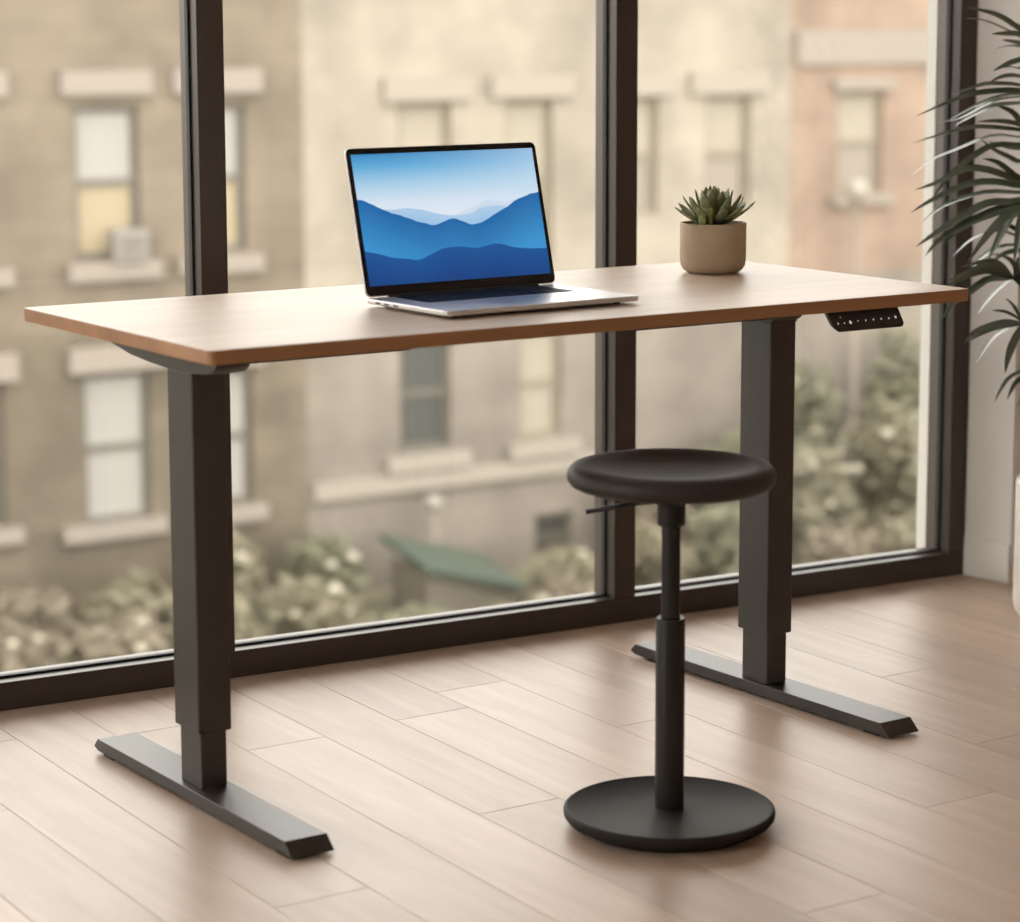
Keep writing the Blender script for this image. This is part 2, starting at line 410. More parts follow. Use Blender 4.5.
# control panel under the front edge
panel_black = mat('panel_black', (.018, .013, .011), .35)
button_white = mat('lit_button_white', (.85, .85, .85), .4)
button_white.node_tree.nodes['Principled BSDF'].inputs['Emission Color'].default_value = (1, 1, 1, 1); button_white.node_tree.nodes['Principled BSDF'].inputs['Emission Strength'].default_value = .5
cp = bmesh.new()
sl = Vector((.009, -.012, -.034))   # from the top edge to the lower edge
X0, X1 = 1.107, 1.257
A = Vector((X0, .020, ZB)); B = Vector((X1, .020, ZB))
nrm = Vector((0, -.84, -.54)) 
fc = []
outline = [A, A+sl*.82+Vector((.001, 0, 0)), A+sl+Vector((.007, 0, 0)), B+sl-Vector((.007, 0, 0)), B+sl*.82, B]
th = Vector((0, .010, .004))
F_ = [cp.verts.new(p) for p in outline]; G_ = [cp.verts.new(p+th) for p in outline]
for g in G_: g.co.z = min(g.co.z, ZB)
cp.faces.new(F_); cp.faces.new(G_)
for i in range(6): cp.faces.new((F_[i], F_[(i+1) % 6], G_[(i+1) % 6], G_[i]))
panel = obj('control_panel', cp, panel_black, desk, bevel=.001)
panel['label'] = 'black control panel with small white buttons'
sn = sl.normalized(); xn = Vector((1, 0, 0)); pn = xn.cross(sn).normalized()
if pn.y > 0: pn = -pn
for k, (fx_, fy_, rr_) in enumerate([(.085, .60, .0017), (.175, .60, .0013), (.15, .32, .0011), (.26, .58, .0030), (.37, .55, .0011), (.48, .55, .0016), (.59, .55, .0016), (.70, .55, .0016), (.81, .55, .0016), (.91, .52, .0024)]):
    p = A + Vector(((X1-X0)*fx_, 0, 0)) + sl*fy_
    b_ = bmesh.new(); n_ = 12
    r0 = [b_.verts.new(p+pn*.0004+rr_*(xn*cos(2*pi*i/n_)*(.8)+sn*sin(2*pi*i/n_))) for i in range(n_)]
    r1 = [b_.verts.new(v.co-pn*.0014) for v in r0]
    b_.faces.new(r0); b_.faces.new(r1)
    for i in range(n_): b_.faces.new((r0[i], r0[(i+1) % n_], r1[(i+1) % n_], r1[i]))
    obj('button', b_, button_white, panel)

# ------------------------------------------------------------------ laptop
LA = radians(2.0)
lap = tag(empty('laptop', (.4474, .228, DH+.003), LA), 'open silver laptop showing blue mountains, standing on the desk', 'laptop')
LW, LD = .367, .228
alu = mat('silver_aluminium', (.68, .66, .67), .38, .55)
key_black = mat('key_black', (.016, .016, .024), .6, spec=.2)
deck_dark = mat('keyboard_well', (.03, .03, .042), .6, spec=.2)
bez = mat('black_bezel', (.006, .006, .007), .18)
y_f, y_b = -LD/2, LD/2
bm = bmesh.new(); prism(bm, rrect(0, LW, y_f, y_b, .011), 'z', .0022, .0105)
base = obj('base', bm, alu, lap, bevel=.0018); base['label'] = 'silver base with keyboard'
for px_, py_ in ((.03, y_f+.025), (LW-.03, y_f+.025), (.03, y_b-.025), (LW-.03, y_b-.025)):
    fb = bmesh.new(); lathe(fb, [(0, -.003), (.006, -.003), (.006, .0024), (0, .0024)], 16, px_, py_); obj('rubber_foot', fb, black_rubber, base)
kw0, kw1, kd0, kd1 = .043, LW-.043, .000, .098
bm = bmesh.new(); prism(bm, rrect(kw0, kw1, kd0, kd1, .003), 'z', .0100, .0107)
obj('keyboard_well', bm, deck_dark, base)
kb = None
rows = [13, 13, 13, 13, 12, 8]
kh = (kd1-kd0-.004)/6
me_cache = {}
for r_ in range(6):
    n_ = rows[r_]; kwid = (kw1-kw0-.004)/n_
    widths = [1]*n_
    if r_ == 5: widths = [.8, .8, .8, 1, 3.6, 1, .8, .8]; 
    tot = sum(widths); xcur = kw0+.002
    for wv in widths:
        wk = (kw1-kw0-.004)*wv/tot
        key = (round(wk, 4), r_ == 0)
        hh = kh*(.62 if False else .86)
        if key not in me_cache:
            b_ = bmesh.new(); prism(b_, rrect(.001, wk-.001, 0, hh, .0012, 2), 'z', .0104, .0114)
            k_ = obj('key', b_, key_black, base); me_cache[key] = k_
        else:
            k_ = me_cache[key].copy(); C.objects.link(k_); k_.parent = base
        k_.location = (xcur, kd1-.002-(r_+1)*kh+.001, 0)
        xcur += wk
bm = bmesh.new(); prism(bm, rrect(LW/2-.068, LW/2+.068, y_f+.010, -.010, .004), 'z', .0100, .0108)
obj('trackpad', bm, mat('trackpad_grey', (.60, .585, .595), .3, .5), base, bevel=.0003)
bm = bmesh.new()
for yy in (.02, .045, .07): box(bm, -.0004, .001, yy, yy+.012, .0045, .0070)
obj('side_port', bm, black_rubber, base)
# lid
TH = radians(14.5); LH = .2355
bm = bmesh.new()
rp = rrect(0, LW, 0, LH, .010)
prism(bm, rp, 'y', 0, .0042)
lid = obj('lid', bm, alu, lap, bevel=.001)
lid.location = (0, y_b-.005, .0118); lid.rotation_euler = (-TH, 0, 0)
bm = bmesh.new(); prism(bm, rrect(.0012, LW-.0012, .0012, LH-.0012, .009), 'y', -.0006, .0004)
bz = obj('bezel', bm, bez, lid); bz['label'] = 'black glass bezel'
bm = bmesh.new()
sx0, sx1, sz0, sz1 = .0085, LW-.0085, .0165, LH-.0105
uvl = bm.loops.layers.uv.new('UVMap')
vs = [bm.verts.new(p) for p in ((sx0, -.0009, sz0), (sx1, -.0009, sz0), (sx1, -.0009, sz1), (sx0, -.0009, sz1))]
wb = [bm.verts.new((v.co.x, -.0004, v.co.z)) for v in vs]
f_ = bm.faces.new(vs)
for l, uv in zip(f_.loops, ((0, 0), (1, 0), (1, 1), (0, 1))): l[uvl].uv = uv
for i in range(4): bm.faces.new((vs[i], vs[(i+1) % 4], wb[(i+1) % 4], wb[i]))
bm.faces.new(wb)
obj('display', bm, screen_mat(), lid)['label'] = 'lit display with layered blue mountains'
hb = bmesh.new(); prism(hb, [(y_b-.008+.0045*cos(t*pi/8), 0.0100+.0036*sin(t*pi/8)) for t in range(16)], 'x', .04, LW-.04)
obj('hinge', hb, mat('hinge_black', (.02, .02, .022), .4), lap)

# ------------------------------------------------------------------ succulent
suc = tag(empty('potted_succulent', (1.2205, .458, DH)), 'green succulent in a beige clay pot on the right end of the desk', 'plant')
clay = mat('beige_clay', (.47, .37, .265), .8, var=(.42, .32, .225), var_scale=30, bump=.15, bump_scale=300)
bm = bmesh.new()
R_, HP = .0582, .0880
prof = [(0, 0), (.038, 0), (.045, .0012), (.0515, .0055), (.056, .0125), (.0578, .021), (R_, .035), (R_, HP-.0012), (R_-.001, HP), (R_-.0045, HP), (R_-.0055, HP-.001), (R_-.006, HP-.014), (0, HP-.014)]
lathe(bm, prof, 72)
obj('pot', bm, clay, suc, smooth=True)
bm = bmesh.new(); lathe(bm, [(0, HP-.0045), (.03, HP-.006), (R_-.0058, HP-.008), (R_-.0058, HP-.0145), (0, HP-.0145)], 48)
obj('soil', bm, mat('dark_soil', (.05, .035, .022), .95, var=(.09, .06, .04), var_scale=60, bump=1, bump_scale=200), suc, smooth=True)
leaf_green = mat('succulent_green', (.16, .19, .085), .5, var=(.24, .26, .13), var_scale=25)
leaf_young = mat('succulent_young', (.24, .27, .075), .45, var=(.20, .25, .08), var_scale=25)
def fleshy_leaf(L_, W_, T_):
    """a pointed fleshy leaf along +x, curling up at the tip"""
    b_ = bmesh.new(); n_, k_ = 12, 10
    rings = []
    for i in range(n_+1):
        t = i/n_
        wv = W_*.5*(.55+.45*sin(min(t/.55, 1)*pi/2))*(1 if t < .55 else max(0, cos((t-.55)/.45*pi/2))**.75)
        tv = T_*.5*(1-.75*t**1.6)
        x = L_*t; z = .22*L_*t**2.2
        if i == n_: rings.append([b_.verts.new((x, 0, z))]); break
        rings.append([b_.verts.new((x, wv*cos(2*pi*j/k_), z+tv*sin(2*pi*j/k_)*(.55 if sin(2*pi*j/k_) > 0 else 1)-(0 if abs(cos(2*pi*j/k_)) < .9 else -T_*.12))) for j in range(k_)])
    for a, c in zip(rings, rings[1:]):
        for j in range(k_):
            jj = (j+1) % k_
            if len(c) == 1: b_.faces.new((a[j], a[jj], c[0]))
            else: b_.faces.new((a[j], a[jj], c[jj], c[j]))
    b_.faces.new(rings[0])
    return b_
protos = [obj('leaf', fleshy_leaf(.062, .0200, .0095), leaf_green, suc, smooth=True), obj('leaf', fleshy_leaf(.054, .0185, .009), leaf_green, suc, smooth=True), obj('leaf', fleshy_leaf(.040, .017, .009), leaf_young, suc, smooth=True)]
used = [False]*3
sr = random.Random(12)
for ring, (n_, elev, kind, rad, z_, scl) in enumerate([(10, 14, 0, .010, HP-.001, 1.0), (9, 35, 0, .007, HP-.002, 1.0), (8, 55, 1, .004, HP-.001, 1.10), (5, 74, 1, .002, HP+.000, 1.0)]):
    for i in range(n_):
        a = 2*pi*(i+.5*ring)/n_ + sr.uniform(-.12, .12)
        if not used[kind]: o = protos[kind]; used[kind] = True
        else: o = protos[kind].copy(); C.objects.link(o); o.parent = suc
        o.location = (rad*cos(a), rad*sin(a), z_)
        o.rotation_euler = (0, -radians(elev+sr.uniform(-5, 5)), a)
        s = 1.12*scl*sr.uniform(.9, 1.06); o.scale = (s, s, s)
# the two young offsets at the front of the pot
for (dx, dy, z_, el, rz, s) in ((-.040, -.023, HP-.006, 58, radians(215), .66), (-.026, -.020, HP+.000, 64, radians(225), .98)):
    o = protos[2] if not used[2] else protos[2].copy()
    if used[2]: C.objects.link(o); o.parent = suc
    used[2] = True
    o.location = (dx, dy, z_); o.rotation_euler = (0, -radians(el), rz); o.scale = (s, s*1.35, s*1.5)

# ------------------------------------------------------------------ stool
st = tag(empty('stool', (.6545, -.1695, 0)), 'black round sit-stand stool on a disc base in front of the desk', 'stool')
st_metal = mat('stool_black', (.018, .015, .014), .42, spec=.25, bump=.04, bump_scale=500)
st_base = mat('stool_base_black', (.022, .020, .018), .62, spec=.12, bump=.06, bump_scale=700)
st_seat = mat('stool_seat_foam', (.026, .020, .018), .55, spec=.4, bump=.08, bump_scale=500)
bm = bmesh.new()
lathe(bm, [(0, 0), (.124, 0), (.133, .002), (.140, .006), (.151, .012), (.1555, .0175), (.1565, .0235), (.1555, .0275), (.1525, .0295), (.1495, .0292), (.1485, .0283), (.03, .0288), (0, .0288)], 128)
obj('disc_base', bm, st_base, st, smooth=True)
bm = bmesh.new(); lathe(bm, [(0, .0285), (.0215, .0285), (.0215, .3120), (.0205, .3145), (.0150, .3145), (.0150, .30), (0, .30)], 48)
obj('outer_tube', bm, st_metal, st, bevel=.0, smooth=False)
bm = bmesh.new(); lathe(bm, [(0, .29), (.0138, .29), (.0138, .470), (0, .470)], 40)
obj('gas_piston', bm, st_metal, st)
bm = bmesh.new(); lathe(bm, [(0, .4515), (.018, .4515), (.0205, .454), (.0207, .482), (.026, .4865), (.115, .5085), (.115, .5125), (0, .5125)], 64)
cone = obj('seat_holder', bm, st_metal, st)
bm = bmesh.new()
lathe(bm, [(0, .5085), (.105, .5085), (.125, .5075), (.138, .5090), (.147, .5135), (.1512, .5205), (.1518, .5270), (.1497, .5345), (.144, .5400), (.135, .5425), (.124, .5415), (.103, .5378), (.08, .5345), (.05, .5325), (.02, .5318), (0, .5317)], 128)
obj('seat', bm, st_seat, st, smooth=True)
bm = bmesh.new()
d1 = -rt.copy(); d1.z = 0; d1.normalize()
p0 = d1*.015 + Vector((0, 0, .4885)); p1 = d1*.055+Vector((0, 0, .4840)); p2 = d1*.124 + Vector((0, 0, .4715))
tube(bm, [p0, p1, p2], .0042, 10, .0036)
lv = obj('height_lever', bm, st_metal, st, smooth=True)
for o in bpy.data.objects:
    if o.parent == st and o.name.split('.')[0] in ('outer_tube', 'gas_piston', 'seat_holder'):
        for p in o.data.polygons: p.use_smooth = True
        es = o.modifiers.new('es', 'EDGE_SPLIT'); es.split_angle = radians(30)

# ------------------------------------------------------------------ palm
PB = Vector((2.135, .424, 0))
HR = Vector((.832215, -.554452, 0)); TW = Vector((-.554452, -.832215, 0))   # right along the room, toward the room
palm = tag(empty('potted_palm', PB), 'tall lady palm in a cream pot by the white wall', 'plant')
palm_green = mat('palm_leaf', (.058, .082, .050), .36, spec=.8, coat=.5, var=(.11, .13, .09), var_scale=30)
stem_brown = mat('palm_stem', (.10, .09, .05), .7, var=(.06, .05, .03), var_scale=80)
cream = mat('cream_pot', (.78, .74, .67), .35)
bm = bmesh.new()
RP, HPt = .137, .278
lathe(bm, [(0, 0), (.116, 0), (.126, .004), (.133, .014), (RP, .032), (RP, HPt-.008), (RP-.003, HPt), (RP-.012, HPt), (RP-.014, HPt-.006), (RP-.014, HPt-.04), (0, HPt-.04)], 80)
obj('pot', bm, cream, palm, smooth=True)
bm = bmesh.new(); lathe(bm, [(0, HPt-.022), (.06, HPt-.024), (RP-.0145, HPt-.027), (RP-.0145, HPt-.039), (0, HPt-.039)], 48)
obj('soil', bm, MATS['dark_soil'], palm, smooth=True)
def at(a, h, dep):
    return HR*a+TW*dep+Vector((0, 0, h))
def blade(bm, pts, wmax, normal_hint):
    """folded leaf blade along a smooth curve of points, base first"""
    P = [Vector(p) for p in pts]
    n_ = 12; out = []
    m_ = len(P)-1
    for i in range(n_+1):
        t = i/n_*m_; k = min(int(t), m_-1); f = t-k
        p0_, p1_, p2_, p3_ = P[max(k-1, 0)], P[k], P[k+1], P[min(k+2, m_)]
        out.append(.5*((2*p1_)+(-p0_+p2_)*f+(2*p0_-5*p1_+4*p2_-p3_)*f*f+(-p0_+3*p1_-3*p2_+p3_)*f**3))
    rows_ = []
    for i, p in enumerate(out):
        t = i/n_
        d = (out[min(i+1, n_)]-out[max(i-1, 0)]).normalized()
        s = d.cross(normal_hint); s = s.normalized() if s.length > 1e-4 else Vector((0, 1, 0))
        nn = s.cross(d).normalized()
        wv = wmax*.5*min(1, (.25+t*2.4))*(1 if t < .5 else max(.02, 1-((t-.5)/.5)**1.7))
        th_ = .0004
        a = bm.verts.new(p+s*wv+nn*wv*.28); b = bm.verts.new(p-nn*0); c = bm.verts.new(p-s*wv+nn*wv*.28)
        rows_.append((a, b, c))
    for r0, r1 in zip(rows_, rows_[1:]):
        bm.faces.new((r0[0], r0[1], r1[1], r1[0])); bm.faces.new((r0[1], r0[2], r1[2], r1[1]))
pr_ = random.Random(5)
FANS = [
    # centre (right, height, toward the room) in metres from the pot, blade width, leaf paths from near the centre to the tip
    ((-0.101, 1.114, 0.02), 0.0188, [[(-0.16, 1.155), (-0.209, 1.184), (-0.268, 1.199)], [(-0.16, 1.142), (-0.227, 1.171), (-0.272, 1.178)], [(-0.16, 1.144), (-0.189, 1.148), (-0.223, 1.148)], [(-0.159, 1.129), (-0.194, 1.137)], [(-0.159, 1.123), (-0.182, 1.123), (-0.209, 1.114)], [(-0.158, 1.099), (-0.185, 1.091), (-0.215, 1.078)], [(-0.154, 1.083), (-0.177, 1.085), (-0.204, 1.082)]]),
    ((-0.115, 1.027, 0.06), 0.0195, [[(-0.165, 1.05), (-0.222, 1.054), (-0.251, 1.05), (-0.304, 1.035)], [(-0.165, 1.041), (-0.231, 1.039), (-0.283, 1.028), (-0.366, 0.994)], [(-0.165, 1.033), (-0.203, 1.03), (-0.25, 1.014), (-0.308, 0.984)], [(-0.168, 1.028), (-0.218, 1.018), (-0.276, 0.988), (-0.323, 0.981)], [(-0.164, 1.016), (-0.212, 1.011), (-0.255, 0.99), (-0.283, 0.973)], [(-0.158, 1.062), (-0.196, 1.069), (-0.232, 1.058)]]),
    ((-0.086, 0.943, -0.03), 0.0195, [[(-0.141, 0.961), (-0.227, 0.969), (-0.277, 0.963), (-0.362, 0.94)], [(-0.145, 0.971), (-0.188, 0.979), (-0.231, 0.979)], [(-0.144, 0.947), (-0.195, 0.95), (-0.26, 0.924), (-0.309, 0.903), (-0.349, 0.87)], [(-0.14, 0.934), (-0.195, 0.934), (-0.235, 0.915), (-0.285, 0.876), (-0.319, 0.831)], [(-0.14, 0.926), (-0.173, 0.928), (-0.212, 0.944)], [(-0.135, 0.901), (-0.163, 0.909), (-0.192, 0.924), (-0.214, 0.944)], [(-0.137, 0.967), (-0.169, 0.998), (-0.204, 1.013)]]),
    ((-0.108, 0.857, 0.07), 0.0210, [[(-0.162, 0.859), (-0.204, 0.867), (-0.259, 0.863), (-0.324, 0.834), (-0.367, 0.808)], [(-0.162, 0.868), (-0.216, 0.888), (-0.266, 0.892), (-0.315, 0.867), (-0.36, 0.852)], [(-0.161, 0.846), (-0.224, 0.846), (-0.298, 0.821), (-0.343, 0.785)], [(-0.165, 0.832), (-0.218, 0.828), (-0.26, 0.808), (-0.322, 0.769), (-0.358, 0.744)], [(-0.161, 0.828), (-0.212, 0.811), (-0.263, 0.785), (-0.31, 0.758), (-0.338, 0.725)], [(-0.157, 0.825), (-0.199, 0.811), (-0.255, 0.788), (-0.308, 0.746)], [(-0.157, 0.821), (-0.191, 0.804), (-0.23, 0.767), (-0.269, 0.715)], [(-0.153, 0.815), (-0.175, 0.8), (-0.192, 0.765), (-0.215, 0.711)], [(-0.149, 0.811), (-0.163, 0.777), (-0.173, 0.715)], [(-0.162, 0.872), (-0.209, 0.905), (-0.24, 0.914)]]),
    ((-0.072, 0.740, -0.02), 0.0203, [[(-0.133, 0.75), (-0.18, 0.765), (-0.229, 0.75), (-0.267, 0.715)], [(-0.133, 0.738), (-0.179, 0.734), (-0.218, 0.707), (-0.24, 0.672)], [(-0.129, 0.73), (-0.167, 0.722), (-0.198, 0.701)], [(-0.129, 0.757), (-0.165, 0.777), (-0.2, 0.781)]]),
    ((-0.174, 0.686, 0.10), 0.0203, [[(-0.194, 0.699), (-0.23, 0.711), (-0.266, 0.703), (-0.31, 0.686)], [(-0.194, 0.693), (-0.23, 0.701), (-0.268, 0.69), (-0.304, 0.672)], [(-0.193, 0.686), (-0.224, 0.684), (-0.258, 0.659), (-0.29, 0.636), (-0.31, 0.605)], [(-0.185, 0.678), (-0.204, 0.661), (-0.223, 0.638), (-0.239, 0.613)], [(-0.19, 0.701), (-0.209, 0.716), (-0.232, 0.718), (-0.278, 0.707)], [(-0.167, 0.703), (-0.183, 0.722), (-0.212, 0.73)], [(-0.159, 0.674), (-0.143, 0.645)], [(-0.155, 0.693), (-0.116, 0.706)]]),
    ((-0.161, 0.603, 0.13), 0.0188, [[(-0.182, 0.606), (-0.212, 0.603), (-0.254, 0.589), (-0.278, 0.566)], [(-0.178, 0.601), (-0.204, 0.597), (-0.234, 0.585), (-0.266, 0.566)], [(-0.176, 0.597), (-0.2, 0.585), (-0.222, 0.562), (-0.246, 0.522)], [(-0.168, 0.589), (-0.182, 0.562), (-0.191, 0.537), (-0.196, 0.51)], [(-0.174, 0.614), (-0.201, 0.628), (-0.228, 0.633)], [(-0.171, 0.62), (-0.183, 0.639), (-0.196, 0.652)], [(-0.147, 0.587), (-0.127, 0.543)], [(-0.144, 0.606), (-0.099, 0.591)]]),
    ((-0.117, 0.507, 0.05), 0.0120, [[(-0.144, 0.503), (-0.171, 0.491), (-0.188, 0.472), (-0.203, 0.446)], [(-0.14, 0.491), (-0.159, 0.476), (-0.173, 0.446)], [(-0.128, 0.48), (-0.135, 0.448), (-0.145, 0.421)]]),
]
for (ca_, ch_, dp), wm, leaves in FANS:
    c = at(ca_, ch_, dp)
    bm = bmesh.new()
    for lf in leaves:
        n_ = len(lf); dd = pr_.uniform(-.05, .05)
        pts = [c]+[at(a, b, dp+dd*(i+1)/n_) for i, (a, b) in enumerate(lf)]
        blade(bm, pts, wm*pr_.uniform(.72, 1.0), Vector((0, 0, 1))*.75+TW*(.35+pr_.uniform(-.2, .5))+HR*pr_.uniform(-.2, .2))
    for i in range(11):     # the leaflets that turn away, towards the wall and the room
        a = radians(pr_.uniform(-70, 70)); q_ = (HR*cos(a)+TW*sin(a)); L_ = pr_.uniform(.12, .2)
        blade(bm, [c, c+q_*L_*.4+Vector((0, 0, .03)), c+q_*L_*.8+Vector((0, 0, .015)), c+q_*L_+Vector((0, 0, -.03))], wm, Vector((0, 0, 1)))
    fr_ = obj('frond', bm, palm_green, palm, smooth=True)
    foot_ = Vector((pr_.uniform(-.05, .05), pr_.uniform(-.05, .05), HPt-.03))
    mid = Vector((foot_.x*1.2, foot_.y*1.2, max(c.z*.72, .32)))
    pb_ = bmesh.new(); tube(pb_, [foot_, foot_.lerp(mid, .5), mid, mid.lerp(c, .55)+Vector((0, 0, .02)), c], .0065, 8, .0028)
    obj('cane', pb_, stem_brown, fr_, smooth=True)

# ------------------------------------------------------------------ the street outside
GZ = -4.6
earth = mat('garden_earth', (.15, .13, .092), .95, var=(.12, .115, .07), var_scale=.9)
gb = bmesh.new(); box(gb, -60, 120, 1.5, 140, GZ-.5, GZ)
tag(obj('ground', gb, earth), 'garden ground between the window and the houses', 'ground', kind='structure')
FY = 19.0
stone_l = facade_mat('tan_stone', (.150, .122, .090), (.170, .140, .104), (.145, .120, .090))
stone_m = facade_mat('cream_stone', (.256, .226, .183), (.272, .241, .196), (.256, .226, .183))
lower_m = facade_mat('grey_lower_wall', (.176, .152, .128), (.196, .170, .143), (.172, .15, .126), .9, .3)  # darker, greyer wall tone in larger blocks, used below the STOREY line
lower_l = facade_mat('brown_lower_wall', (.116, .096, .069), (.136, .113, .082), (.115, .092, .07), .9, .3)  # darker brown tone for the tan house below the STOREY line
brick_r = facade_mat('pink_brick', (.235, .165, .122), (.255, .182, .135), (.235, .18, .14), .3, .1)
pale_stone = mat('pale_trim_stone', (.235, .205, .175), .9)
sash_dark = mat('sash_grey', (.11, .098, .080), .6)
blind = mat('white_blind', (.27, .255, .235), .8)
amber_blind = mat('amber_blind', (.28, .23, .15), .8)
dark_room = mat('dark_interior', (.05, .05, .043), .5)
cream_blind = mat('cream_blind', (.275, .245, .195), .8)
cream_frame = mat('cream_frame', (.20, .172, .125), .7)

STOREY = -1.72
def facade(name, label, x0, x1, ztop, wallmat, openings, bands=(), depth=6.0, trim=None, lower=None):
    trim = trim or pale_stone
    """openings: (x0, z0, x1, z1, kind, lintel, sill)"""
    root = tag(empty(name, (x0, FY, GZ)), label, 'building')
    ox = Vector((x0, FY, GZ))
    xs = sorted({x0, x1, *[k for o in openings for k in (o[0], o[2])]}); zs = sorted({GZ, ztop, STOREY, *[k for o in openings for k in (o[1], o[3])]})
    bm = bmesh.new()
    def hole(cx, cz): return any(o[0] < cx < o[2] and o[1] < cz < o[3] for o in openings)
    def q(*p): bm.faces.new([bm.verts.new((a-ox.x, b-ox.y, c-ox.z)) for a, b, c in p])
    for a, b in zip(xs, xs[1:]):
        for c, d in zip(zs, zs[1:]):
            if not hole((a+b)/2, (c+d)/2): q((a, FY, c), (b, FY, c), (b, FY, d), (a, FY, d))
    RV = .12
    for a, c, b, d, *_ in openings:
        q((a, FY, c), (b, FY, c), (b, FY+RV, c), (a, FY+RV, c)); q((a, FY, d), (b, FY, d), (b, FY+RV, d), (a, FY+RV, d))
        q((a, FY, c), (a, FY, d), (a, FY+RV, d), (a, FY+RV, c)); q((b, FY, c), (b, FY, d), (b, FY+RV, d), (b, FY+RV, c))
        q((a, FY+RV, c), (b, FY+RV, c), (b, FY+RV, d), (a, FY+RV, d))
    q((x0, FY, GZ), (x0, FY+depth, GZ), (x0, FY+depth, ztop), (x0, FY, ztop)); q((x1, FY, GZ), (x1, FY+depth, GZ), (x1, FY+depth, ztop), (x1, FY, ztop))
    q((x0, FY+depth, GZ), (x1, FY+depth, GZ), (x1, FY+depth, ztop), (x0, FY+depth, ztop))
    bmesh.ops.remove_doubles(bm, verts=bm.verts, dist=1e-4)
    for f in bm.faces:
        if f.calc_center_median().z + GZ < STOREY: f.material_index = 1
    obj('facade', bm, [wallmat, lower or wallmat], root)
    bm = bmesh.new(); box(bm, -.25 if False else 0, x1-x0, -.12, depth, ztop-GZ, ztop-GZ+.22)
    obj('roof', bm, trim, root)
    def B(a, b, y0, y1, c, d):
        k = bmesh.new(); box(k, a-ox.x, b-ox.x, y0-ox.y, y1-ox.y, c-ox.z, d-ox.z); return k
    for a, c, b, d, kind, lin_, sill_ in openings:
        fr0 = bmesh.new(); t = .06; y0, y1 = FY+.06, FY+.11
        zm = (c+d)/2
        for e in ((a, a+t, c, d), (b-t, b, c, d), (a+t, b-t, c, c+t), (a+t, b-t, d-t, d), (a+t, b-t, zm-.035, zm+.035)):
            box(fr0, e[0]-ox.x, e[1]-ox.x, y0-ox.y, y1-ox.y, e[2]-ox.z, e[3]-ox.z)
        wmat = {'cream': cream_frame, 'mid': cream_frame}.get(kind, sash_dark)
        wn = obj('window', fr0, wmat, root)
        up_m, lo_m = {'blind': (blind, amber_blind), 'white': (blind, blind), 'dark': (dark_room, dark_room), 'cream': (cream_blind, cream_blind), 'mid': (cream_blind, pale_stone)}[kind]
        obj('upper_pane', B(a+t, b-t, FY+.08, FY+.095, zm+.035, d-t), up_m, wn); obj('lower_pane', B(a+t, b-t, FY+.09, FY+.105, c+t, zm-.035), lo_m, wn)
        if lin_: obj('lintel', B(lin_[0], lin_[2], FY-.08, FY+.05, lin_[1], lin_[3]), trim, root)
        if sill_: obj('sill', B(sill_[0], sill_[2], FY-.10, FY+.02, sill_[1], sill_[3]), trim, root)
    for a, c, b, d in bands:
        obj('stone_band', B(a, b, FY-.07, FY-.002, c, d), trim, root)
    return root
ROOF = 1.75
facade('town_house', 'old tan stone house seen through the left pane, sash windows with pale lintels', -8.0, 10.70, ROOF, stone_l, [
    (8.26, -1.05, 8.93, .37, 'blind', (8.13, .48, 9.05, .71), (8.15, -1.25, 9.10, -1.08)),
    (9.42, -1.05, 10.06, .37, 'blind', (9.28, .48, 10.22, .71), (9.3, -1.25, 10.2, -1.08)),
    (8.28, -3.59, 8.98, -2.14, 'white', (8.14, -2.12, 9.16, -1.88), (8.03, -3.73, 9.10, -3.58)),
    (9.44, -3.55, 10.09, -2.20, 'white', (9.3, -2.18, 10.2, -1.95), (9.3, -3.72, 10.2, -3.57)),
    (6.80, -3.50, 7.49, -2.15, 'dark', (6.7, -2.13, 7.62, -1.88), (6.7, -3.66, 7.62, -3.52)),
    (6.80, -1.05, 7.45, .37, 'dark', (6.7, .48, 7.6, .71), (6.7, -1.25, 7.6, -1.08))], lower=lower_l)
facade('town_house', 'cream stone house behind the laptop, between the tan and the pink house', 10.70, 16.90, ROOF, stone_m, [
    (11.78, -1.15, 12.42, .34, 'cream', (11.60, .36, 12.66, .60), None),
    (13.08, -1.33, 13.68, .34, 'cream', (12.88, .37, 13.92, .60), None),
    (14.50, -.92, 15.06, .34, 'mid', (14.4, .36, 15.25, .59), None),
    (15.70, -.92, 16.33, .34, 'mid', (15.47, .36, 16.55, .60), None),
    (11.78, -3.22, 12.40, -2.05, 'dark', None, (11.6, -3.42, 12.6, -3.26)),
    (13.26, -3.23, 13.80, -2.05, 'cream', None, (13.1, -3.42, 14.0, -3.26)),
    (13.45, -4.60, 13.95, -4.06, 'dark', None, None)],
    bands=[(10.75, -3.62, 14.4, -3.44)], trim=mat('cream_trim', (.262, .232, .194), .9), lower=lower_m)
facade('town_house', 'pink brick house seen between the succulent and the palm', 16.90, 27.0, ROOF, brick_r, [
    (17.60, -.80, 18.28, .35, 'mid', (17.5, .37, 18.4, .5), (17.5, -.93, 18.4, -.82)),
    (19.9, -.80, 20.6, .35, 'mid', (19.8, .37, 20.7, .5), (19.8, -.93, 20.7, -.82))], lower=lower_m,
    bands=[(16.95, .66, 26.9, 1.04)])

ac = tag(empty('air_conditioner', (8.765, FY, -1.08)), 'grey air conditioner box in the lower half of the upper blind-and-amber sash window', 'air conditioner')
obj('casing', bx(-.17, .17, -.155, -.005, 0, .30), mat('casing_grey', (.21, .19, .175), .6), ac, bevel=.01)
gb = bmesh.new()
for k in range(5): box(gb, -.13, .13, -.163, -.154, .05+k*.045, .07+k*.045)
obj('grille', gb, sash_dark, ac)

